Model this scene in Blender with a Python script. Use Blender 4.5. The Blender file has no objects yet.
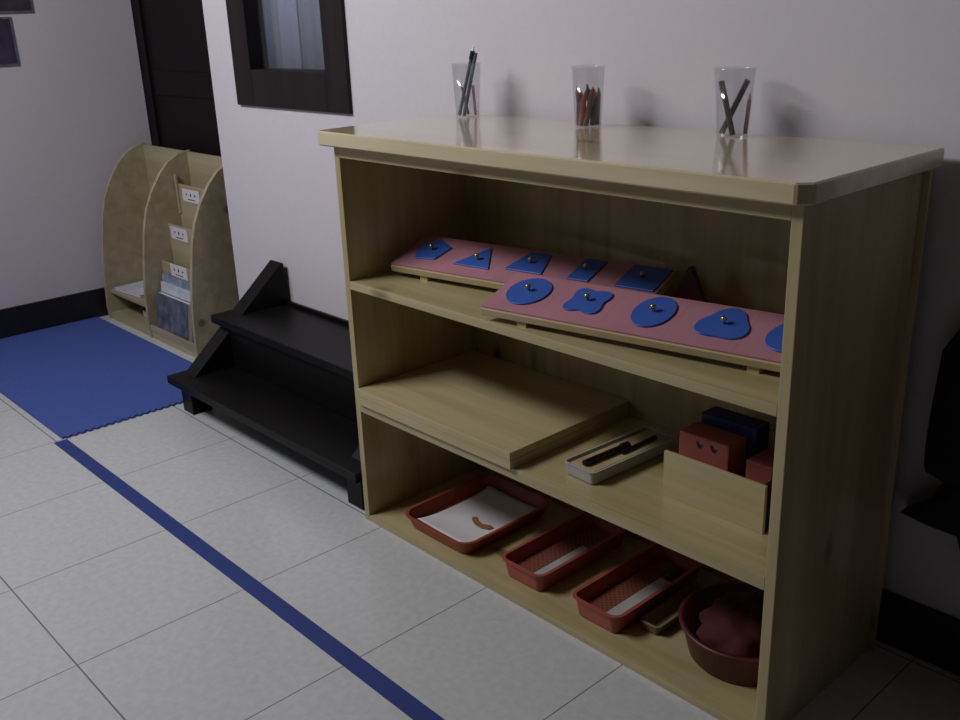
import bpy, bmesh, math, random
from mathutils import Vector, Matrix
C = bpy.context.scene
COL = C.collection
PI = math.pi
rnd = random.Random(7)

# ------------------------------------------------------------------ camera
cam_d = bpy.data.cameras.new('camera'); cam = bpy.data.objects.new('camera', cam_d); COL.objects.link(cam)
cam_d.sensor_width = 36; cam_d.lens = 36.51; cam_d.clip_start = 0.05
r_ = Vector((0.67758043, 0.73454969, -0.03635267)); u_ = Vector((-0.22591212, 0.25492144, 0.94020145)); f_ = Vector((-0.69989176, 0.62884960, -0.33867346))
cam.matrix_world = Matrix(((r_.x, u_.x, -f_.x, 1.90546), (r_.y, u_.y, -f_.y, -1.28496), (r_.z, u_.z, -f_.z, 1.24977), (0, 0, 0, 1)))
C.camera = cam

# ------------------------------------------------------------------ world, lights, exposure
w = bpy.data.worlds.new('world'); C.world = w; w.use_nodes = True
w.node_tree.nodes['Background'].inputs[0].default_value = (0.55, 0.62, 0.80, 1)
w.node_tree.nodes['Background'].inputs[1].default_value = 0.5

def area(name, loc, target, sx, sy, power, col):
    l = bpy.data.lights.new(name, 'AREA'); l.shape = 'RECTANGLE'; l.size = sx; l.size_y = sy; l.energy = power; l.color = col
    o = bpy.data.objects.new(name, l); COL.objects.link(o); o.location = loc
    o.rotation_euler = (Vector(target) - Vector(loc)).to_track_quat('-Z', 'Y').to_euler()
    return o
area('ceiling_lamp_light', (-1.0, -1.5, 2.50), (0.15, 0.44, 0.9), 1.2, 0.25, 46, (0.97, 0.97, 1.0))
area('window_daylight', (-1.55, -3.28, 1.60), (-1.0, 0, 0.7), 1.1, 1.1, 3, (0.80, 0.87, 1.0))
vs = C.view_settings
vs.view_transform = 'Standard'; vs.look = 'None'; vs.gamma = 1; vs.use_curve_mapping = False
vs.exposure = 0.0

# ------------------------------------------------------------------ materials
def lin(c):
    return tuple(((v / 255) / 12.92 if v / 255 <= 0.04045 else ((v / 255 + 0.055) / 1.055) ** 2.4) for v in c) + (1,)
def nt(name):
    m = bpy.data.materials.new(name); m.use_nodes = True
    t = m.node_tree; return m, t, t.nodes['Principled BSDF']
def plain(name, rgb, rough=0.6, var=0.08, scale=30, bump=0.0, coat=0, metal=0):
    m, t, b = nt(name); c = lin(rgb)
    tc = t.nodes.new('ShaderNodeTexCoord'); n = t.nodes.new('ShaderNodeTexNoise'); n.inputs['Scale'].default_value = scale; n.inputs['Detail'].default_value = 4
    t.links.new(tc.outputs['Object'], n.inputs['Vector'])
    r = t.nodes.new('ShaderNodeValToRGB')
    r.color_ramp.elements[0].position = 0.3; r.color_ramp.elements[1].position = 0.7
    r.color_ramp.elements[0].color = tuple(v * (1 - var) for v in c[:3]) + (1,)
    r.color_ramp.elements[1].color = tuple(min(1, v * (1 + var)) for v in c[:3]) + (1,)
    t.links.new(n.outputs['Fac'], r.inputs['Fac']); t.links.new(r.outputs['Color'], b.inputs['Base Color'])
    b.inputs['Roughness'].default_value = rough; b.inputs['Metallic'].default_value = metal
    b.inputs['Coat Weight'].default_value = coat; b.inputs['Coat Roughness'].default_value = 0.1
    if bump:
        bp = t.nodes.new('ShaderNodeBump'); bp.inputs['Strength'].default_value = bump; bp.inputs['Distance'].default_value = 0.003
        t.links.new(n.outputs['Fac'], bp.inputs['Height']); t.links.new(bp.outputs['Normal'], b.inputs['Normal'])
    return m
def wood(name, light, dark, grain='X', rough=0.35, coat=0.35, knots=True, off=0.0, spec=0.5):
    m, t, b = nt(name); N = t.nodes.new; L = t.links.new
    tc = N('ShaderNodeTexCoord'); mp = N('ShaderNodeMapping')
    s = {'X': (1.5, 22, 22), 'Y': (22, 1.5, 22), 'Z': (22, 22, 1.5)}[grain]
    mp.inputs['Scale'].default_value = s; mp.inputs['Location'].default_value = (off, off * 1.7, off * 0.6)
    L(tc.outputs['Object'], mp.inputs['Vector'])
    n = N('ShaderNodeTexNoise'); n.inputs['Scale'].default_value = 1.0; n.inputs['Detail'].default_value = 5; n.inputs['Distortion'].default_value = 0.6
    L(mp.outputs['Vector'], n.inputs['Vector'])
    r = N('ShaderNodeValToRGB'); e = r.color_ramp.elements
    e[0].position = 0.28; e[0].color = lin(dark); e[1].position = 0.66; e[1].color = lin(light)
    L(n.outputs['Fac'], r.inputs['Fac'])
    col = r.outputs['Color']
    if knots:
        mp2 = N('ShaderNodeMapping'); k = {'X': (3.5, 9, 9), 'Y': (9, 3.5, 9), 'Z': (9, 9, 3.5)}[grain]
        mp2.inputs['Scale'].default_value = k; mp2.inputs['Location'].default_value = (off * 2.1, off, off * 3)
        L(tc.outputs['Object'], mp2.inputs['Vector'])
        v = N('ShaderNodeTexVoronoi'); v.inputs['Scale'].default_value = 0.8
        L(mp2.outputs['Vector'], v.inputs['Vector'])
        kr = N('ShaderNodeValToRGB'); kr.color_ramp.elements[0].position = 0.07; kr.color_ramp.elements[0].color = (1, 1, 1, 1)
        kr.color_ramp.elements[1].position = 0.15; kr.color_ramp.elements[1].color = (0, 0, 0, 1)
        L(v.outputs['Distance'], kr.inputs['Fac'])
        mx = N('ShaderNodeMix'); mx.data_type = 'RGBA'
        mu = N('ShaderNodeMath'); mu.operation = 'MULTIPLY'; mu.inputs[1].default_value = 0.75
        L(kr.outputs['Color'], mu.inputs[0]); L(mu.outputs[0], mx.inputs['Factor'])
        L(col, mx.inputs['A']); mx.inputs['B'].default_value = lin((84, 58, 30))
        col = mx.outputs['Result']
    L(col, b.inputs['Base Color'])
    b.inputs['Specular IOR Level'].default_value = spec
    b.inputs['Roughness'].default_value = rough; b.inputs['Coat Weight'].default_value = coat; b.inputs['Coat Roughness'].default_value = 0.12
    return m

PL, PD = (186, 172, 131), (161, 145, 100)
M = {}
M['pine_x'] = wood('pine_along', PL, PD, 'X', off=0.3)
M['pine_z'] = wood('pine_upright', PL, PD, 'Z', off=1.2)
M['pine_z2'] = wood('pine_upright_back', PL, PD, 'Z', off=4.2)
M['pine_top'] = wood('pine_varnished_painted_sheen', (216, 205, 172), (196, 181, 142), 'X', rough=0.16, coat=0.9, off=2.7)  # paler than the other pine: brightness of the gloss put into the colour
M['ply'] = wood('plywood', (174, 162, 134), (154, 140, 110), 'X', rough=0.45, coat=0.15, off=5.1)
M['plain_ply'] = wood('pale_plywood', (190, 174, 134), (172, 154, 112), 'X', rough=0.5, coat=0.1, knots=False, off=3.3)
M['black_wood'] = wood('black_painted_wood', (15, 12, 12), (9, 8, 8), 'X', rough=0.45, coat=0.0, knots=False, spec=0.22)
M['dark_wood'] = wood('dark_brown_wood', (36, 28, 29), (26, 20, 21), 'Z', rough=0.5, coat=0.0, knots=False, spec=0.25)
M['door'] = wood('near_black_wood', (20, 13, 15), (13, 9, 11), 'Z', rough=0.6, coat=0.0, knots=False, spec=0.2)
M['wall'] = plain('white_wall_paint', (206, 200, 206), 0.85, 0.015, 60, bump=0.05)
M['dim_wall'] = plain('brown_wall_paint', (70, 62, 58), 0.85, 0.05, 20)
M['ceil'] = plain('ceiling_paint', (120, 112, 104), 0.9, 0.01)
M['base'] = plain('dark_skirting', (24, 20, 26), 0.5, 0.2, 12)
M['foam'] = plain('blue_foam', (64, 86, 160), 0.85, 0.16, 190, bump=0.25)
M['tape'] = plain('blue_tape', (38, 58, 126), 0.55, 0.08, 20)
M['pink'] = plain('pink_paint', (178, 124, 138), 0.5, 0.06, 12)
M['blue'] = plain('blue_enamel', (58, 94, 180), 0.4, 0.06, 14)
M['brass'] = plain('brass', (190, 170, 120), 0.3, 0.05, metal=0.9)
M['maroon'] = plain('maroon_paint', (84, 24, 30), 0.5, 0.1)
M['orange'] = plain('orange_red_plastic', (150, 70, 46), 0.42, 0.06)
M['red'] = plain('salmon_red_plastic', (164, 80, 70), 0.45, 0.08)
M['paper'] = plain('white_paper', (216, 210, 214), 0.8, 0.03, 18)
M['tanbox'] = plain('tan_plastic', (128, 110, 84), 0.6, 0.06)
M['tan'] = plain('tan_mark', (140, 98, 48), 0.7, 0.2)
M['dkred'] = plain('dark_red_cloth', (72, 19, 19), 0.9, 0.2, 25, bump=0.3)
M['basin'] = plain('dark_red_plastic', (84, 27, 27), 0.45, 0.1)
M['black'] = plain('black_plastic', (24, 24, 26), 0.4, 0.1)
M['ink'] = plain('black_ink', (26, 26, 30), 0.7, 0.1)
M['navy'] = plain('navy_card', (26, 40, 92), 0.6, 0.1)
M['pinkcard'] = plain('rose_card', (160, 86, 76), 0.6, 0.08)
M['whitebox'] = plain('grey_white_card', (172, 172, 168), 0.6, 0.06)
M['cloth'] = plain('black_fabric', (18, 18, 20), 0.95, 0.2, 40, bump=0.3)
M['greyblue'] = plain('grey_blue_pen', (78, 92, 112), 0.4, 0.08)
M['silver'] = plain('silver_tip', (200, 200, 205), 0.35, 0.03, metal=0.5)
M['crayon_red'] = plain('red_wax', (170, 48, 46), 0.55, 0.1)
M['crayon_dark'] = plain('dark_wax', (44, 40, 52), 0.55, 0.1)
M['crayon_brown'] = plain('brown_wax', (110, 62, 44), 0.55, 0.1)
M['crayon_pink'] = plain('pink_wax', (200, 150, 160), 0.55, 0.1)
M['crayon_olive'] = plain('olive_wax', (120, 118, 92), 0.55, 0.1)
M['mag_blue'] = plain('blue_grey_cover', (136, 150, 176), 0.35, 0.35, 26)
M['mag_pale'] = plain('pale_cover', (196, 204, 214), 0.35, 0.15, 30)
M['mag_dark'] = plain('dark_picture_cover', (92, 96, 112), 0.35, 0.6, 24)
M['photo'] = plain('dark_print', (56, 50, 66), 0.35, 0.5, 14)
M['curtain'] = plain('grey_curtain', (186, 186, 200), 0.9, 0.06, 40)
M['curtain_pale'] = plain('pale_curtain', (214, 212, 228), 0.9, 0.05, 40)

def tray_weave():
    m, t, b = nt('woven_contents'); N = t.nodes.new; L = t.links.new
    tc = N('ShaderNodeTexCoord'); ck = N('ShaderNodeTexChecker'); ck.inputs['Scale'].default_value = 140
    L(tc.outputs['Object'], ck.inputs['Vector'])
    ck.inputs['Color1'].default_value = lin((132, 72, 52)); ck.inputs['Color2'].default_value = lin((104, 54, 40))
    L(ck.outputs['Color'], b.inputs['Base Color']); b.inputs['Roughness'].default_value = 0.8
    return m
M['weave'] = tray_weave()

def tile_floor():
    m, t, b = nt('ceramic_floor_tiles'); N = t.nodes.new; L = t.links.new
    tc = N('ShaderNodeTexCoord'); sp = N('ShaderNodeSeparateXYZ'); L(tc.outputs['Object'], sp.inputs[0])
    def grid(sock, off, wdt):
        a = N('ShaderNodeMath'); a.operation = 'ADD'; a.inputs[1].default_value = 8.0 - off + 0.2; L(sock, a.inputs[0])
        d = N('ShaderNodeMath'); d.operation = 'DIVIDE'; d.inputs[1].default_value = 0.4; L(a.outputs[0], d.inputs[0])
        f = N('ShaderNodeMath'); f.operation = 'FRACT'; L(d.outputs[0], f.inputs[0])
        s = N('ShaderNodeMath'); s.operation = 'SUBTRACT'; s.inputs[1].default_value = 0.5; L(f.outputs[0], s.inputs[0])
        ab = N('ShaderNodeMath'); ab.operation = 'ABSOLUTE'; L(s.outputs[0], ab.inputs[0])
        lt = N('ShaderNodeMath'); lt.operation = 'LESS_THAN'; lt.inputs[1].default_value = wdt / 0.4 / 2; L(ab.outputs[0], lt.inputs[0])
        return lt.outputs[0]
    gx = grid(sp.outputs['X'], 0.0674, 0.0026); gy = grid(sp.outputs['Y'], -0.7896, 0.0035)
    mxm = N('ShaderNodeMath'); mxm.operation = 'MAXIMUM'; L(gx, mxm.inputs[0]); L(gy, mxm.inputs[1])
    n = N('ShaderNodeTexNoise'); n.inputs['Scale'].default_value = 55; n.inputs['Detail'].default_value = 5; L(tc.outputs['Object'], n.inputs['Vector'])
    r = N('ShaderNodeValToRGB'); r.color_ramp.elements[0].position = 0.35; r.color_ramp.elements[1].position = 0.65
    r.color_ramp.elements[0].color = lin((195, 196, 197)); r.color_ramp.elements[1].color = lin((204, 205, 206))
    L(n.outputs['Fac'], r.inputs['Fac'])
    mx = N('ShaderNodeMix'); mx.data_type = 'RGBA'; L(mxm.outputs[0], mx.inputs['Factor']); L(r.outputs['Color'], mx.inputs['A'])
    mx.inputs['B'].default_value = lin((118, 117, 120)); L(mx.outputs['Result'], b.inputs['Base Color'])
    b.inputs['Roughness'].default_value = 0.2
    bp = N('ShaderNodeBump'); bp.inputs['Strength'].default_value = 0.4; bp.inputs['Distance'].default_value = 0.001; bp.invert = True
    L(mxm.outputs[0], bp.inputs['Height']); L(bp.outputs['Normal'], b.inputs['Normal'])
    return m
M['tiles'] = tile_floor()

def clear(name, tint, gloss, white):
    m, t, b = nt(name); N = t.nodes.new; L = t.links.new
    out = [x for x in t.nodes if x.type == 'OUTPUT_MATERIAL'][0]
    tr = N('ShaderNodeBsdfTransparent'); tr.inputs[0].default_value = tint
    lw = N('ShaderNodeLayerWeight'); lw.inputs['Blend'].default_value = 0.25
    mu = N('ShaderNodeMath'); mu.operation = 'MULTIPLY_ADD'; mu.inputs[1].default_value = 0.30; mu.inputs[2].default_value = 0.03
    L(lw.outputs['Facing'], mu.inputs[0])
    gl = N('ShaderNodeBsdfGlossy'); gl.inputs['Roughness'].default_value = gloss
    m1 = N('ShaderNodeMixShader'); L(mu.outputs[0], m1.inputs[0]); L(tr.outputs[0], m1.inputs[1]); L(gl.outputs[0], m1.inputs[2])
    df = N('ShaderNodeBsdfDiffuse'); df.inputs[0].default_value = (0.85, 0.85, 0.9, 1)
    m2 = N('ShaderNodeMixShader'); m2.inputs[0].default_value = white; L(m1.outputs[0], m2.inputs[1]); L(df.outputs[0], m2.inputs[2])
    L(m2.outputs[0], out.inputs[0]); return m
M['cup'] = clear('clear_plastic', (0.965, 0.965, 0.98, 1), 0.08, 0.022)
M['glass'] = clear('window_glass', (0.8, 0.82, 0.86, 1), 0.03, 0.02)

# ------------------------------------------------------------------ mesh helpers
def new(name, bm, mat, parent=None, smooth=False, loc=None):
    bmesh.ops.recalc_face_normals(bm, faces=bm.faces)
    me = bpy.data.meshes.new(name); bm.to_mesh(me); bm.free()
    me.materials.append(M[mat])
    if smooth:
        for p in me.polygons: p.use_smooth = True
    o = bpy.data.objects.new(name, me); COL.objects.link(o)
    if parent: o.parent = parent
    if loc: o.location = loc
    return o
def bevel(bm, w, seg=2):
    if w: bmesh.ops.bevel(bm, geom=bm.edges[:], offset=w, segments=seg, affect='EDGES', profile=0.6, clamp_overlap=True)
def addbox(bm, lo, hi):
    lo, hi = Vector(lo), Vector(hi)
    r = bmesh.ops.create_cube(bm, size=1)
    c = (lo + hi) / 2; d = hi - lo
    for v in r['verts']: v.co = Vector((v.co.x * d.x + c.x, v.co.y * d.y + c.y, v.co.z * d.z + c.z))
    return r['verts']
def box(lo, hi, bev=0.0015):
    bm = bmesh.new(); addbox(bm, lo, hi); bevel(bm, bev); return bm
def prism(pts, h, axis='Z', a=0.0, bev=0.0):
    """pts: 2D outline; extruded from a to a+h along axis. X: pts=(y,z); Y: pts=(x,z); Z: pts=(x,y)"""
    bm = bmesh.new()
    f = {'X': lambda p, t: (t, p[0], p[1]), 'Y': lambda p, t: (p[0], t, p[1]), 'Z': lambda p, t: (p[0], p[1], t)}[axis]
    v0 = [bm.verts.new(f(p, a)) for p in pts]; v1 = [bm.verts.new(f(p, a + h)) for p in pts]
    n = len(pts)
    bm.faces.new(v0); bm.faces.new(v1[::-1])
    for i in range(n): bm.faces.new((v0[i], v0[(i + 1) % n], v1[(i + 1) % n], v1[i]))
    bevel(bm, bev, 1); return bm
def lathe(prof, n=32):
    bm = bmesh.new(); rings = []
    for r, z in prof:
        rings.append([bm.verts.new((r * math.cos(2 * PI * i / n), r * math.sin(2 * PI * i / n), z)) for i in range(n)] if r > 1e-6 else [bm.verts.new((0, 0, z))])
    for a, b in zip(rings, rings[1:]):
        for i in range(n):
            j = (i + 1) % n
            if len(a) == 1: bm.faces.new((a[0], b[i], b[j]))
            elif len(b) == 1: bm.faces.new((a[i], a[j], b[0]))
            else: bm.faces.new((a[i], a[j], b[j], b[i]))
    return bm
def rod(a, b, r0, r1=None, n=10):
    r1 = r0 if r1 is None else r1
    a, b = Vector(a), Vector(b); bm = bmesh.new()
    bmesh.ops.create_cone(bm, cap_ends=True, segments=n, radius1=r0, radius2=r1, depth=(b - a).length)
    q = (b - a).to_track_quat('Z', 'Y').to_matrix().to_4x4(); q.translation = (a + b) / 2
    bm.transform(q); return bm
def merge(*bms):
    out = bmesh.new()
    for b in bms:
        me = bpy.data.meshes.new('tmp'); b.to_mesh(me); b.free(); out.from_mesh(me); bpy.data.meshes.remove(me)
    return out
def tag(o, label, cat, group=None):
    o['label'] = label; o['category'] = cat
    if group: o['group'] = group
    return o
def thing(name, label, cat, loc=(0, 0, 0), rz=0.0, group=None):
    o = bpy.data.objects.new(name, None); COL.objects.link(o); o.location = loc; o.rotation_euler = (0, 0, rz); o.empty_display_size = 0.05
    return tag(o, label, cat, group)
def struct(name, bm, mat, parent=None):
    o = new(name, bm, mat, parent)
    if parent is None: o['kind'] = 'structure'
    return o
def rrect(x0, y0, x1, y1, r, n=6):
    pts = []
    for cx, cy, a0 in ((x1 - r, y1 - r, 0), (x0 + r, y1 - r, PI / 2), (x0 + r, y0 + r, PI), (x1 - r, y0 + r, 1.5 * PI)):
        for i in range(n + 1):
            a = a0 + PI / 2 * i / n; pts.append((cx + r * math.cos(a), cy + r * math.sin(a)))
    return pts
def open_tray(x0, y0, x1, y1, h, flare, r, th=0.004, lip=0.006, floor_t=0.004):
    """thin-walled tray with flared walls and a rolled lip, in local coords from z=0"""
    def ring(e, z): return [(p[0], p[1], z) for p in rrect(x0 - e, y0 - e, x1 + e, y1 + e, max(0.004, r + e))]
    rings = [ring(-0.004, 0), ring(0, 0.003), ring(flare, h - 0.004), ring(flare + lip, h - 0.003), ring(flare + lip, h), ring(flare - th * 0.6, h), ring(-th, floor_t + 0.003), ring(-th - 0.004, floor_t)]
    bm = bmesh.new(); vr = [[bm.verts.new(p) for p in rg] for rg in rings]
    n = len(vr[0])
    for a, b in zip(vr, vr[1:]):
        for i in range(n): bm.faces.new((a[i], a[(i + 1) % n], b[(i + 1) % n], b[i]))
    bm.faces.new(vr[0]); bm.faces.new(vr[-1]); return bm

# ------------------------------------------------------------------ setting
YW = 0.44; XL = -2.41; XR = 3.3; YF = -3.3; ZC = 2.65
struct('floor', box((XL - 0.1, YF - 0.1, -0.06), (XR + 0.1, 0.95, 0.0), 0), 'tiles')
struct('ceiling', box((XL - 0.1, YF - 0.1, ZC), (XR + 0.1, 0.95, ZC + 0.08), 0), 'ceil')
struct('wall_left', box((XL - 0.1, YF - 0.1, 0), (XL, 0.645, ZC), 0), 'wall')
struct('wall_right', box((XR, YF - 0.1, 0), (XR + 0.1, -0.35, ZC), 0), 'dim_wall')
WX0, WX1, WZ0, WZ1 = -1.195, -0.535, 0.972, 1.92
bm = bmesh.new(); XE = -1.378
addbox(bm, (XE, YW, 0), (WX0 + 0.01, YW + 0.21, ZC)); addbox(bm, (WX1 - 0.01, YW, 0), (XR + 0.1, YW + 0.21, ZC))
addbox(bm, (WX0 + 0.01, YW, 0), (WX1 - 0.01, YW + 0.21, WZ0 + 0.01)); addbox(bm, (WX0 + 0.01, YW, WZ1 - 0.01), (WX1 - 0.01, YW + 0.21, ZC))
addbox(bm, (XL - 0.1, YW, 2.1), (XE, YW + 0.21, ZC))
struct('wall_back', bm, 'wall')
bm = bmesh.new()
addbox(bm, (XL - 0.1, YF - 0.1, 0), (-2.1, YF, ZC)); addbox(bm, (-1.0, YF - 0.1, 0), (XR + 0.1, YF, ZC))
addbox(bm, (-2.1, YF - 0.1, 0), (-1.0, YF, 1.05)); addbox(bm, (-2.1, YF - 0.1, 2.15), (-1.0, YF, ZC))
struct('wall_front', bm, 'dim_wall')
struct('added_shade_wall', box((1.95, -0.35, 0), (XR + 0.1, YW, ZC), 0), 'dim_wall')  # added unseen wall, put in to keep light off the shelf's right side
# dark door in the recess behind the book rack
d = struct('door_1', box((XL + 0.04, 0.665, 0.0), (-1.30, 0.71, 2.08), 0.003), 'door')
for x0, x1 in ((XL - 0.02, XL + 0.06), (-1.36, -1.26)):
    new('door_jamb', box((x0, 0.652, 0.0), (x1, 0.73, 2.1), 0.002), 'door', d)
new('rail', box((XL + 0.10, 0.656, 0.95), (-1.42, 0.665, 1.05), 0.002), 'door', d)
# window in the back wall
wf = bmesh.new(); fw = 0.112
for lo, hi in (((WX0, YW - 0.012, WZ0), (WX0 + fw, YW + 0.055, WZ1)), ((WX1 - fw, YW - 0.012, WZ0), (WX1, YW + 0.055, WZ1)),
               ((WX0 + fw, YW - 0.012, WZ0), (WX1 - fw, YW + 0.055, WZ0 + 0.118)), ((WX0 + fw, YW - 0.012, WZ1 - 0.11), (WX1 - fw, YW + 0.055, WZ1))):
    wf = merge(wf, box(lo, hi, 0.003))
win = struct('window_1', wf, 'dark_wood')
new('pane', box((WX0 + fw - 0.01, YW + 0.040, WZ0 + 0.108), (WX1 - fw + 0.01, YW + 0.044, WZ1 - 0.1), 0), 'glass', win)
def curtain(x0, x1, mat, y, amp):
    n = 40; pts = []
    for i in range(n + 1):
        x = x0 + (x1 - x0) * i / n; pts.append((x, y + amp * math.sin(x * 95)))
    pts += [(x, yy + 0.003) for x, yy in reversed(pts)]
    return new('curtain_panel', prism(pts, WZ1 - WZ0 - 0.10, 'Z', WZ0 + 0.05), mat, win, True)
curtain(-1.10, -0.965, 'curtain', YW + 0.062, 0.004)
curtain(-0.985, -0.87, 'curtain_pale', YW + 0.055, 0.002)
curtain(-0.885, -0.62, 'curtain', YW + 0.062, 0.004)
new('back_board', box((WX0 + 0.01, YW + 0.125, WZ0 + 0.01), (WX1 - 0.01, YW + 0.135, WZ1 - 0.01), 0), 'curtain', win)
# skirting
struct('baseboard_left', box((XL, YF, 0), (XL + 0.012, 0.645, 0.128), 0.002), 'base')
struct('baseboard_back', box((XE, YW - 0.012, 0), (1.95, YW, 0.115), 0.002), 'base')
struct('baseboard_right', box((XR - 0.012, YF, 0), (XR, -0.36, 0.115), 0.002), 'base')

# ------------------------------------------------------------------ floor mat and tape
def mat_outline(x0, y0, x1, y1, t):
    pts = []
    def side(a, b, nrm):
        a, b = Vector(a), Vector(b); n = int((b - a).length / (2 * t)); d = (b - a) / (2 * n)
        for i in range(n):
            p = a + d * 2 * i
            for q, o in ((p, 0), (p + d * 0.9, 0), (p + d * 1.0, 1), (p + d * 1.9, 1)):
                pts.append(tuple(q + Vector(nrm) * (0.008 * o)))
    side((x0, y0), (x1, y0), (0, 0)); side((x1, y0), (x1, y1), (1, 0)); side((x1, y1), (x0, y1), (0, 0)); side((x0, y1), (x0, y0), (0, 0))
    return pts
tag(new('floor_mat', prism(mat_outline(-2.39, -0.368, -1.136, 0.262, 0.012), 0.007), 'foam'), 'royal blue foam floor mat with toothed edge in the corner', 'mat')
tag(new('floor_tape', box((-1.125, -0.40, 0.0), (1.6, -0.358, 0.0008), 0), 'tape'), 'long dark blue tape line stuck across the floor tiles', 'tape')

# ------------------------------------------------------------------ the shelf
W, D, H = 1.189, 0.392, 1.0026
TH = 0.033; T = 0.02; Z1, Z2, ZB = 0.6486, 0.3363, 0.016
sh = thing('shelf_unit', 'pale varnished pine shelf unit with three open levels against the back wall', 'shelf')
ch = 0.02; o = 0.028; xo = 0.030
top = [(-xo + ch * 0.6, -o), (W + 0.020 - ch, -o), (W + 0.020, -o + ch), (W + 0.020, D + 0.02), (-xo, D + 0.02), (-xo, -o + ch * 0.6)]
new('top_board', prism(top, TH, 'Z', H - TH, 0.003), 'pine_top', sh)
new('apron', box((T, 0.0, H - TH - 0.028), (W - T, 0.02, H - TH), 0.001), 'pine_x', sh)
for x in (0, W - T):
    new('side_panel', box((x, 0, 0), (x + T, D - 0.008, H - TH), 0.0015), 'pine_z', sh)
new('back_panel', box((-0.004, D - 0.008, 0.0), (W + 0.012, D, H - TH), 0.0008), 'pine_z2', sh)
new('upper_shelf', box((T, 0.0, Z1 - T), (W - T, D - 0.008, Z1), 0.0015), 'pine_x', sh)
new('middle_shelf', box((T, 0.0, Z2 - 0.026), (W - T, D - 0.008, Z2), 0.0015), 'pine_x', sh)
new('bottom_board', box((T, 0.0, 0), (W - T, D - 0.008, ZB), 0.0015), 'pine_x', sh)

# ------------------------------------------------------------------ black stepped stand
st = thing('stepped_stand', 'black painted stepped wooden stand between the shelf unit and the book rack', 'stand', (-0.55, 0.23, 0))
def L(v): return (v[0] + 0.55, v[1] - 0.23, v[2])
for xa, xb in ((-1.068, -0.998), (-0.107, -0.037)):
    prof = [(0.02, 0.0), (0.09, 0.0), (0.11, 0.095), (0.36, 0.095), (0.37, 0.0), (0.425, 0.0), (0.425, 0.445), (0.415, 0.45), (0.025, 0.115), (0.02, 0.105)]
    new('side_support', prism([(y - 0.23, z) for y, z in prof], 0.07, 'X', xa + 0.55, 0.002), 'black_wood', st)
def tread(y0, y1, z0, z1, notch):
    pts = [(-1.088, y0), (-0.008, y0), (-0.008, y1)]
    pts += [(-1.088, y1)]
    return prism([(x + 0.55, y - 0.23) for x, y in pts], z1 - z0, 'Z', z0, 0.002)
new('tread', tread(-0.014, 0.19, 0.102, 0.130, 0), 'black_wood', st)
new('tread', tread(0.172, 0.424, 0.272, 0.300, 0), 'black_wood', st)
new('riser', box(L((-0.998, 0.19, 0.104)), L((-0.107, 0.205, 0.272))), 'black_wood', st)
new('back_rail', box(L((-0.998, 0.414, 0.30)), L((-0.107, 0.425, 0.314))), 'black_wood', st)

# ------------------------------------------------------------------ book rack
rk = thing('book_rack', 'pale plywood book rack with curved sides in front of the dark door', 'rack', (-1.92, 0.43, 0))
def crv():
    return [(0.30, 0.0), (0.297, 0.05), (0.305, 0.20), (0.312, 0.27), (0.325, 0.36), (0.340, 0.45), (0.362, 0.53), (0.395, 0.60), (0.437, 0.665), (0.48, 0.71), (0.53, 0.738), (0.585, 0.748)]
pr = [(y - 0.43, z) for y, z in crv() + [(0.585, 0.0)]]
for x in (-2.352, -1.935, -1.519):
    new('side_panel', prism(pr, 0.018, 'X', x + 1.92, 0.001), 'ply', rk)
def rb(name, lo, hi, mat='ply', par=None): return new(name, box((lo[0] + 1.92, lo[1] - 0.43, lo[2]), (hi[0] + 1.92, hi[1] - 0.43, hi[2]), 0.001), mat, par or rk)
rb('back_panel', (-2.334, 0.570, 0.03), (-1.519, 0.582, 0.742))
for a, b in ((-2.334, -1.935), (-1.917, -1.519)):
    rb('base_board', (a, 0.305, 0.0), (b, 0.57, 0.03))
rb('shelf_board', (-2.334, 0.318, 0.118), (-1.935, 0.57, 0.132))
rb('front_lip', (-1.917, 0.302, 0.03), (-1.519, 0.314, 0.055))
tiers = []
for y, zt, lab in ((0.505, 0.62, (-1.80, 0.58)), (0.445, 0.462, (-1.828, 0.43)), (0.392, 0.315, (-1.765, 0.293))):
    t_ = rb('display_board', (-1.917, y, 0.03), (-1.519, y + 0.01, zt)); tiers.append(t_)
    x, z = lab
    lb = rb('label_card', (x - 0.072, y - 0.0012, z - 0.026), (x + 0.072, y, z + 0.026), 'paper', t_)
    bm = bmesh.new()
    for k, (dx, hh) in enumerate(((-0.036, 0.008), (0.0, 0.013), (0.036, 0.008))):
        cx = x + dx
        bm = merge(bm, prism([(cx + 1.92 + 0.006 * math.cos(q * PI / 4), z + 0.004 + hh * 0.55 * math.sin(q * PI / 4)) for q in range(8)], 0.0004, 'Y', y - 0.0016 - 0.43))
    bm = merge(bm, box((x + 1.92 - 0.03, y - 0.0016 - 0.43, z - 0.017), (x + 1.92 + 0.034, y - 0.0012 - 0.43, z - 0.0135), 0))
    new('printed_mark', bm, 'ink', lb)
rb('divider_slat', (-1.915, 0.497, 0.50), (-1.90, 0.505, 0.66), 'ply')

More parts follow.
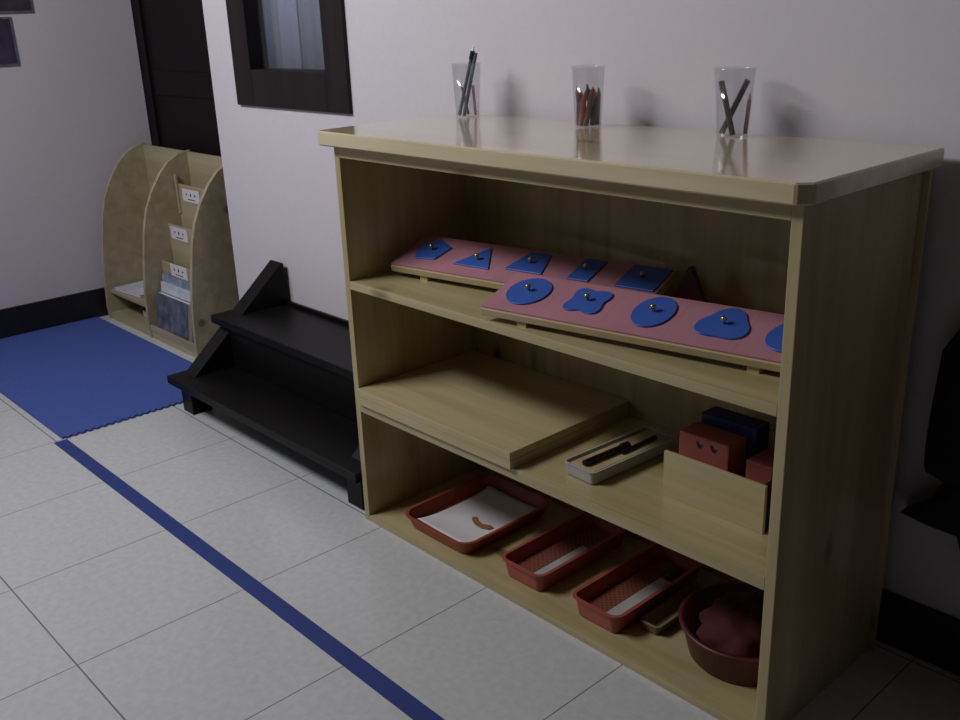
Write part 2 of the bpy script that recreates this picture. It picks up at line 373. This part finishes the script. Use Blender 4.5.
def magazine(lo_x, w, y0, z0, h, lean, th, cover, label, rzz=0.0):
    """leaning book: bottom front edge at (lo_x,y0,z0), leaning back by 'lean' radians"""
    t = thing('picture_book', label, 'book', (lo_x, y0, z0), rzz, 'books in the rack')
    rot = Matrix.Rotation(-lean, 4, 'X')
    a = box((0, 0, 0), (w, 0.0015, h), 0); a.transform(rot); new('cover', a, cover, t)
    a = box((0.002, 0.0015, 0.002), (w - 0.002, th - 0.0015, h - 0.003), 0); a.transform(rot); new('pages', a, 'paper', t)
    a = box((0, th - 0.0015, 0), (w, th, h), 0); a.transform(rot); new('back_cover', a, cover, t)
    return t
magazine(-1.89, 0.27, 0.318, 0.0345, 0.165, 0.12, 0.024, 'mag_dark', 'dark picture book standing at the front of the rack, behind its lip')
magazine(-1.90, 0.26, 0.3440, 0.0325, 0.205, 0.12, 0.008, 'mag_pale', 'pale blue book right behind the dark picture book in the rack')
magazine(-1.905, 0.25, 0.3532, 0.0325, 0.235, 0.12, 0.006, 'mag_blue', 'blue grey book leaning rearmost in the row low in the rack')
bk = thing('picture_book', 'thin book lying flat on the left shelf of the rack', 'book', (-2.2, 0.42, 0.132), 0.1, 'books in the rack')
new('cover', box((-0.11, -0.085, 0.012), (0.11, 0.085, 0.0135), 0), 'mag_pale', bk); new('pages', box((-0.108, -0.083, 0.0015), (0.108, 0.083, 0.012), 0), 'paper', bk); new('back_cover', box((-0.11, -0.085, 0), (0.11, 0.085, 0.0015), 0), 'mag_dark', bk)
bk = thing('picture_book', 'dark reddish book lying in the lower left box of the rack', 'book', (-2.05, 0.44, 0.03), -0.1, 'books in the rack')
new('cover', box((-0.10, -0.075, 0.03), (0.10, 0.075, 0.032), 0), 'maroon', bk); new('pages', box((-0.098, -0.073, 0.002), (0.098, 0.073, 0.03), 0), 'paper', bk); new('back_cover', box((-0.10, -0.075, 0), (0.10, 0.075, 0.002), 0), 'maroon', bk)

# ------------------------------------------------------------------ pictures on the left wall
def picture(y0, y1, z0, z1, label):
    t = thing('wall_picture', label, 'picture', (XL, (y0 + y1) / 2, z0), 0, 'pictures on the left wall')
    a, b, h = y0 - (y0 + y1) / 2, y1 - (y0 + y1) / 2, z1 - z0
    new('backing', box((0, a, 0), (0.006, b, h), 0.001), 'mag_dark', t)
    new('print', box((0.006, a + 0.008, 0.008), (0.0068, b - 0.008, h - 0.008), 0), 'photo', t)
picture(-0.06, 0.229, 1.304, 1.50, 'dark picture on the left wall, the upper one, cut by the photo corner')
picture(-0.155, 0.136, 1.104, 1.290, 'dark picture on the left wall, the lower one, at the left photo edge')

# ------------------------------------------------------------------ inset trays on the upper shelf
TA, TT = math.radians(9.5), math.radians(17)
ct, stt = math.cos(TT), math.sin(TT)
HF = 0.68 - Z1            # height of the front top edge above the shelf
TILT = Matrix(((1, 0, 0, 0), (0, ct, -stt, 0), (0, stt, ct, HF), (0, 0, 0, 1)))
def inset_tray(loc, length, depth, label, panels):
    t = thing('inset_tray', label, 'tray', loc, TA, 'sloping pink inset trays')
    b = box((0, 0, -0.020), (length, depth, -0.004), 0.002); b.transform(TILT); new('board', b, 'plain_ply', t)
    n = panels; pw = length / n
    for i in range(n):
        b = box((i * pw + 0.0001, 0.004, -0.004), ((i + 1) * pw - 0.0001, depth - 0.002, 0.0), 0.0002); b.transform(TILT); new('pink_panel', b, 'pink', t)
    for x in (0.085, length - 0.11):
        pts = [(0.012, 0), (depth * ct - 0.01, 0), (depth * ct - 0.01, HF + (depth * ct - 0.01) * stt / ct - 0.0212), (0.012, HF + 0.012 * stt / ct - 0.0212)]
        new('foot', prism(pts, 0.022, 'X', x), 'plain_ply', t)
    return t
F1 = (0.062, 0.091, Z1); F2 = (0.491, -0.010, Z1)
inset_tray(F1, 0.690, 0.150, 'sloping pink tray of straight sided insets at the back of the upper shelf', 5)
inset_tray(F2, 0.680, 0.142, 'sloping pink tray of curved insets at the front of the upper shelf', 5)
def inset(F, cx, cy, pts, label):
    """blue shape with a knob lying on the sloping tray; pts relative to its centre"""
    base = Matrix.Translation(F) @ Matrix.Rotation(TA, 4, 'Z') @ TILT @ Matrix.Translation((cx, cy, 0.0002))
    t = thing('shape_inset', label, 'inset', (0, 0, 0), 0, 'blue knobbed insets'); t.matrix_world = base
    new('plate', prism(pts, 0.0035, 'Z', 0, 0.0008), 'blue', t)
    new('knob', lathe([(0, 0.0035), (0.003, 0.0035), (0.0026, 0.009), (0.005, 0.0115), (0.0058, 0.0145), (0.004, 0.018), (0, 0.019)], 14), 'brass', t, True)
def ell(a, b, n=36, egg=0.0):
    return [(a * math.cos(2 * PI * i / n) * (1 - egg * math.sin(2 * PI * i / n)), b * math.sin(2 * PI * i / n)) for i in range(n)]
pent = [(0.05 * math.cos(PI / 2 + 0.15 + k * 2 * PI / 5), 0.05 * math.sin(PI / 2 + 0.15 + k * 2 * PI / 5)) for k in range(5)]
inset(F1, 0.071, 0.082, pent, 'blue pentagon inset with a knob, leftmost on the back tray')
inset(F1, 0.219, 0.070, [(-0.053, -0.030), (0.052, -0.030), (0.0, 0.058)], 'blue triangle inset with a knob on the back pink tray')
inset(F1, 0.358, 0.088, [(-0.050, -0.036), (0.050, -0.036), (0.028, 0.045), (-0.028, 0.045)], 'blue trapezoid inset with a knob on the back pink tray')
inset(F1, 0.500, 0.094, [(-0.026, -0.042), (0.028, -0.042), (0.028, 0.045), (-0.026, 0.045)], 'narrow blue rectangle inset with a knob on the back tray')
inset(F1, 0.638, 0.095, [(-0.046, -0.042), (0.046, -0.042), (0.046, 0.045), (-0.046, 0.045)], 'blue square inset with a knob, rightmost on the back tray')
inset(F2, 0.072, 0.078, ell(0.047, 0.050), 'blue circle inset with a knob, leftmost on the front tray')
quat = []
for i in range(64):
    a = 2 * PI * i / 64 + 0.1; rr = 0.043 + 0.008 * math.cos(4 * (a - PI / 4)); quat.append((rr * math.cos(a), rr * math.sin(a)))
inset(F2, 0.212, 0.079, quat, 'blue four lobed flower inset with a knob on the front tray')
inset(F2, 0.356, 0.080, ell(0.040, 0.052), 'blue oval inset with a knob, third on the front tray')
ctri = []
for i in range(48):
    a = 2 * PI * i / 48; rr = 0.047 + 0.007 * math.cos(3 * (a - PI / 2)); ctri.append((rr * math.cos(a), rr * math.sin(a)))
inset(F2, 0.498, 0.078, ctri, 'blue rounded triangle inset with a knob on the front tray')
inset(F2, 0.620, 0.076, ell(0.038, 0.048, egg=0.18), 'blue egg inset half hidden by the right side panel')
tag(new('triangular_block', prism([(-0.055, 0), (0.055, 0), (0.003, 0.1), (-0.003, 0.1)], 0.014, 'Y', -0.007, 0.001), 'maroon', None, False, (0.782, 0.305, Z1)), 'dark maroon triangular block standing right of the back inset tray', 'block')

# ------------------------------------------------------------------ middle shelf
b = thing('wooden_tray', 'large flat pale wooden tray turned upside down on the middle shelf', 'tray', (0.296, 0.19, Z2))
bm = box((-0.272, -0.200, 0.021), (0.272, 0.192, 0.039), 0.002); new('top_panel', bm, 'plain_ply', b)
for lo, hi in (((-0.272, -0.200, 0), (0.272, -0.184, 0.021)), ((-0.272, 0.178, 0), (0.272, 0.192, 0.021)), ((-0.272, -0.184, 0), (-0.258, 0.178, 0.021)), ((0.258, -0.184, 0), (0.272, 0.178, 0.021))):
    new('rim', box(lo, hi, 0.001), 'plain_ply', b)

b = thing('card_tray', 'narrow whitish card tray holding black pens on the middle shelf', 'tray', (0.71, 0.18, Z2), -0.06)
new('tray_body', open_tray(-0.040, -0.125, 0.040, 0.125, 0.030, 0.002, 0.008, th=0.003, lip=0.002), 'whitebox', b, False)
def pen(name, a, c, rad, mat, label, group=None, tip=None, cap=None):
    t = thing(name, label, 'pen', a, 0, group); v = Vector(c) - Vector(a); L_ = v.length; q = v.normalized()
    def P(s): return tuple(q * s)
    s1 = L_ - (0.012 if tip else 0); s0 = s1 - (0.02 if cap else 0)
    new('barrel', rod((0, 0, 0), P(s0), rad, rad, 10), mat, t, False)
    if cap: new('cap', rod(P(s0), P(s1), rad * 1.35, rad * 1.3, 10), cap, t)
    if tip: new('tip', rod(P(s1), P(L_), rad * 0.75, rad * 0.2, 8), tip, t)
    return t
tag(new('card_stack', box((-0.033, -0.117, 0.0042), (0.033, 0.117, 0.0262), 0.001), 'plain_ply', None, False, (0.71, 0.18, Z2)), 'stack of pale cards filling the whitish tray under the black pens', 'cards').rotation_euler = (0, 0, -0.06)
pen('pen', (0.704, 0.07, Z2 + 0.033), (0.713, 0.20, Z2 + 0.033), 0.0065, 'black', 'thick black pen lying across the whitish tray, nearer the front', 'black pens', cap='black')
pen('pen', (0.724, 0.165, Z2 + 0.031), (0.728, 0.285, Z2 + 0.031), 0.0045, 'black', 'thin black pen lying at the rear of the whitish tray', 'black pens', tip='silver')

cb = thing('card_box', 'pale wooden box of sorting cards at the right of the middle shelf', 'box', (0.976, 0.24, Z2))
new('front_panel', box((-0.110, -0.121, 0.0), (0.113, -0.113, 0.096), 0.001), 'plain_ply', cb)
new('side_panel', box((0.105, -0.113, 0), (0.113, 0.12, 0.096), 0.001), 'dark_wood', cb)['label'] = 'side panel painted dark for shade'  # shadow on the box's right side painted as dark wood
new('side_panel', box((-0.110, -0.113, 0), (-0.102, 0.12, 0.05), 0.001), 'plain_ply', cb)
new('box_bottom', box((-0.102, -0.113, 0), (0.105, 0.112, 0.006), 0), 'plain_ply', cb)
new('back_panel', box((-0.102, 0.112, 0), (0.105, 0.12, 0.096), 0.001), 'plain_ply', cb)
p = thing('card_block', 'rose pink block with two dark marks standing in the wooden box', 'block', (0.935, 0.178, Z2 + 0.006), 0, 'blocks in the card box')
new('block_body', box((-0.056, -0.03, 0), (0.056, 0.03, 0.128), 0.003), 'pinkcard', p)
for dx in (-0.008, 0.024):
    new('printed_mark', prism([(dx - 0.009, 0.118), (dx - 0.004, 0.106), (dx + 0.003, 0.104), (dx + 0.009, 0.116), (dx + 0.002, 0.111), (dx - 0.003, 0.119)], 0.0006, 'Y', -0.0306), 'ink', p)
tag(new('card_block', box((-0.062, -0.024, 0), (0.062, 0.024, 0.148), 0.003), 'navy', None, False, (0.947, 0.234, Z2 + 0.006)), 'navy blue block behind the pink one in the wooden box', 'block', 'blocks in the card box')
tag(new('card_block', box((-0.028, -0.035, 0), (0.028, 0.035, 0.105), 0.003), 'pinkcard', None, False, (1.046, 0.20, Z2 + 0.006)), 'dusky pink block at the right end inside the wooden box', 'block', 'blocks in the card box')
tag(new('card_block', box((-0.026, -0.035, 0), (0.026, 0.035, 0.185), 0.003), 'maroon', None, False, (1.048, 0.312, Z2 + 0.006)), 'tall dark maroon block at the right rear of the wooden box', 'block', 'blocks in the card box')

# ------------------------------------------------------------------ bottom level
t = thing('plastic_tray', 'orange red plastic tray with white paper, leftmost on the bottom board', 'tray', (0.247, 0.178, ZB), 0, 'trays on the bottom board')
new('tray_body', open_tray(-0.108, -0.140, 0.108, 0.140, 0.040, 0.012, 0.025), 'orange', t, False)
# curling sheet of paper
def sheet(w, d, curl, nx=14, ny=18, th=0.0012):
    bm = bmesh.new(); g = []
    for s in (0, 1):
        g.append([[bm.verts.new((-w / 2 + w * i / nx, -d / 2 + d * j / ny, 0.001 + s * th + curl * (abs(2 * j / ny - 1) ** 3) + 0.002 * (1 + math.sin(i * 0.5)) * abs(2 * i / nx - 1) ** 2)) for j in range(ny + 1)] for i in range(nx + 1)])
    for i in range(nx):
        for j in range(ny):
            bm.faces.new((g[0][i][j], g[0][i + 1][j], g[0][i + 1][j + 1], g[0][i][j + 1])); bm.faces.new((g[1][i][j], g[1][i][j + 1], g[1][i + 1][j + 1], g[1][i + 1][j]))
    for i in range(nx):
        for j in (0, ny): bm.faces.new((g[0][i][j], g[0][i + 1][j], g[1][i + 1][j], g[1][i][j]))
    for j in range(ny):
        for i in (0, nx): bm.faces.new((g[0][i][j], g[0][i][j + 1], g[1][i][j + 1], g[1][i][j]))
    return bm
p = tag(new('paper_sheet', sheet(0.186, 0.250, 0.012), 'paper', None, True, (0.247, 0.178, ZB + 0.005)), 'white sheet with a brown mark lying in the orange tray', 'paper')
mk = [(-0.035, 0.004), (-0.028, 0.010), (-0.014, 0.002), (0.004, -0.001), (0.020, 0.006), (0.032, 0.003), (0.030, -0.008), (0.012, -0.014), (-0.010, -0.012), (-0.026, -0.005)]
bm = prism([(x + 0.030, y - 0.014) for x, y in [(q * 1.2, r * 1.3) for q, r in mk]], 0.001, 'Z', 0.0045); new('brown_mark', bm, 'tan', p)

def red_tray(cx, cy, label, strip, blob):
    t = thing('plastic_tray', label, 'tray', (cx, cy, ZB), 0, 'trays on the bottom board')
    new('tray_body', open_tray(-0.054, -0.145, 0.054, 0.145, 0.050, 0.008, 0.012), 'red', t, False)
    new('woven_liner', box((-0.048, -0.138, 0.0045), (0.048, 0.138, 0.020), 0.002), 'weave', t)
    return t
red_tray(0.536, 0.195, 'salmon red plastic tray, second from the left on the bottom board', 0, 0)
red_tray(0.756, 0.193, 'salmon red plastic tray, third from the left on the bottom board', 0, 0)
tag(new('card_strip', box((-0.014, -0.085, 0), (0.016, 0.085, 0.004), 0.0005), 'whitebox', None, False, (0.562, 0.155, ZB + 0.0205)), 'pale strip of card in the second tray from the left', 'card', 'card strips')
tag(new('card_strip', box((-0.017, -0.10, 0), (0.017, 0.10, 0.004), 0.0005), 'whitebox', None, False, (0.782, 0.158, ZB + 0.0205)), 'pale strip of card in the third tray from the left', 'card', 'card strips')
bm = bmesh.new(); bmesh.ops.create_icosphere(bm, subdivisions=3, radius=1)
for v in bm.verts:
    k = 1 + 0.18 * math.sin(5 * v.co.x + 3 * v.co.y) * math.cos(4 * v.co.z + v.co.x); v.co = Vector((v.co.x * 0.016 * k, v.co.y * 0.024 * k, max(-0.8, v.co.z) * 0.011 * k))
tag(new('eraser', bm, 'black', None, True, (0.780, 0.283, ZB + 0.0295)), 'small dark lump at the rear of the third tray', 'eraser')

bs = thing('round_basin', 'dark red plastic basin at the right end of the bottom board', 'basin', (1.029, 0.188, ZB))
bsc = lathe([(0, 0.0), (0.105, 0.0), (0.112, 0.004), (0.128, 0.070), (0.134, 0.072), (0.134, 0.077), (0.124, 0.077), (0.108, 0.008), (0, 0.006)], 40)
new('basin_bowl', bsc, 'basin', bs, True)
# crumpled cloth in the basin
bm = bmesh.new(); bmesh.ops.create_icosphere(bm, subdivisions=4, radius=1)
for v in bm.verts:
    c = v.co.copy(); a = math.atan2(c.y, c.x)
    k = 1 + 0.10 * math.sin(5 * a + 4 * c.z) + 0.07 * math.sin(9 * c.x + 6 * c.y * c.z) + 0.05 * math.sin(17 * c.y + 5 * c.x) + 0.035 * math.sin(23 * c.x - 11 * c.z)
    z = c.z * 0.068 * k
    v.co = Vector((c.x * 0.098 * min(k, 1.08), c.y * 0.098 * min(k, 1.08), max(z, -0.034)))
tag(new('cloth', bm, 'dkred', None, True, (1.036, 0.182, ZB + 0.047)), 'crumpled dark red cloth heaped in the round basin', 'cloth')
t = thing('plastic_tray', 'narrow tan tray wedged between the third tray and the basin', 'tray', (0.853, 0.205, ZB), 0.0, 'trays on the bottom board')
new('tray_body', open_tray(-0.020, -0.10, 0.020, 0.085, 0.024, 0.003, 0.006, lip=0.003), 'tanbox', t)

# ------------------------------------------------------------------ on top: three clear cups with pens
def cup(x, y, label, r0=0.029, r1=0.035, h=0.125):
    t = thing('plastic_cup', label, 'cup', (x, y, H), 0, 'clear cups on the shelf top')
    new('cup_wall', lathe([(0, 0.0), (r0 - 0.001, 0.0), (r0, 0.002), (r1, h - 0.002), (r1 - 0.0012, h - 0.002), (r0 - 0.0014, 0.004), (0, 0.004)], 40), 'cup', t, True)
    new('rim', lathe([(r1 - 0.0012, h - 0.002), (r1 + 0.0014, h - 0.002), (r1 + 0.0018, h), (r1 + 0.0008, h + 0.0018), (r1 - 0.0012, h + 0.001), (r1 - 0.0012, h - 0.002)], 40), 'cup', t, True)
c1 = (0.082, 0.345); c2 = (0.480, 0.335); c3 = (0.825, 0.360)
cup(c1[0], c1[1], 'clear plastic cup holding two grey pens, leftmost on the shelf top')
cup(c2[0], c2[1], 'clear plastic cup full of red and dark crayons, middle of the shelf top')
cup(c3[0], c3[1], 'clear plastic cup holding two crossed black crayons, rightmost on the shelf top', r0=0.030, r1=0.038)
zc = H + 0.005
def holder(c, dx, dy, ex, ey, top, rad, mat, label, **k):
    return pen(k.pop('name', 'pen'), (c[0] + dx, c[1] + dy, zc), (c[0] + ex, c[1] + ey, H + top), rad, mat, label, **k)
holder(c1, -0.020, -0.010, 0.022, 0.008, 0.166, 0.0044, 'greyblue', 'grey blue pen with black end leaning tallest in the left cup', cap='black', tip='silver')
holder(c1, 0.006, -0.018, 0.025, 0.011, 0.150, 0.0044, 'greyblue', 'shorter plain grey blue pen standing in the left cup')
holder(c1, 0.012, 0.014, 0.020, 0.002, 0.075, 0.0035, 'crayon_pink', 'short dull pink crayon in the left cup', name='crayon')
holder(c1, -0.014, 0.014, -0.022, 0.004, 0.07, 0.0035, 'crayon_olive', 'short olive crayon in the left cup', name='crayon')
specs = [('crayon_dark', 'dark'), ('crayon_red', 'red'), ('crayon_dark', 'dark'), ('crayon_brown', 'brown'), ('crayon_red', 'red'), ('crayon_dark', 'dark'), ('crayon_red', 'red'), ('crayon_brown', 'brown'), ('crayon_dark', 'dark')]
for i, (mt, nm) in enumerate(specs):
    a = 2 * PI * i / len(specs) + 0.3; b_ = a + 0.7
    r0 = 0.020; r1 = 0.0235
    t = holder(c2, r0 * math.cos(a), r0 * math.sin(a), r1 * math.cos(b_), r1 * math.sin(b_), 0.076 + 0.018 * rnd.random(), 0.0056, mt, nm + ' crayon standing in the middle clear cup', name='crayon', group='%s crayons in the middle cup' % nm, tip=mt)
holder(c3, -0.020, -0.006, 0.023, 0.008, 0.104, 0.0056, 'black', 'black crayon in the right cup, leaning to the right', name='crayon', group='black crayons in the right cup')
holder(c3, 0.013, -0.018, -0.023, -0.010, 0.102, 0.0056, 'black', 'black crayon in the right cup, leaning to the left', name='crayon', group='black crayons in the right cup')
holder(c3, 0.022, 0.010, 0.028, 0.011, 0.080, 0.0040, 'crayon_brown', 'short reddish brown crayon at the right side of the right cup', name='crayon', tip='crayon_red')

# ------------------------------------------------------------------ dark cloth bag hanging at the right
bag = thing('cloth_bag', 'black cloth bag hanging on the wall at the right photo edge', 'bag', (1.42, 0.41, 0.0))
out = [(-0.13, 0.74), (-0.172, 0.66), (-0.180, 0.56), (-0.182, 0.47), (-0.178, 0.425), (-0.140, 0.405), (-0.165, 0.35), (-0.212, 0.312), (-0.16, 0.300), (-0.10, 0.30), (-0.06, 0.20), (0.10, 0.20), (0.17, 0.31), (0.19, 0.5), (0.16, 0.70), (0.06, 0.76)]
def puffed(outline, th, y):
    bm = bmesh.new(); n = len(outline); cx = sum(p_[0] for p_ in outline) / n; cz = sum(p_[1] for p_ in outline) / n
    rings = []
    for s, d in ((1.0, 0.0), (0.97, 0.45), (0.85, 0.8), (0.6, 1.0), (0.3, 1.05)):
        rings.append([bm.verts.new((cx + (x - cx) * s, y - th * d * (1 + 0.12 * math.sin(i * 2.1)), cz + (z - cz) * s)) for i, (x, z) in enumerate(outline)])
    for a, b_ in zip(rings, rings[1:]):
        for i in range(n): bm.faces.new((a[i], a[(i + 1) % n], b_[(i + 1) % n], b_[i]))
    bm.faces.new(rings[-1]); bm.faces.new(rings[0][::-1]); return bm
new('bag_body', puffed(out, 0.07, 0.026), 'cloth', bag, True)
new('strap', merge(rod((-0.05, 0.0, 0.72), (0.0, 0.012, 0.93), 0.008), rod((0.07, 0.0, 0.72), (0.0, 0.012, 0.93), 0.008)), 'cloth', bag)
new('hook', rod((0.0, 0.03, 0.935), (0.0, -0.01, 0.94), 0.006), 'silver', bag)
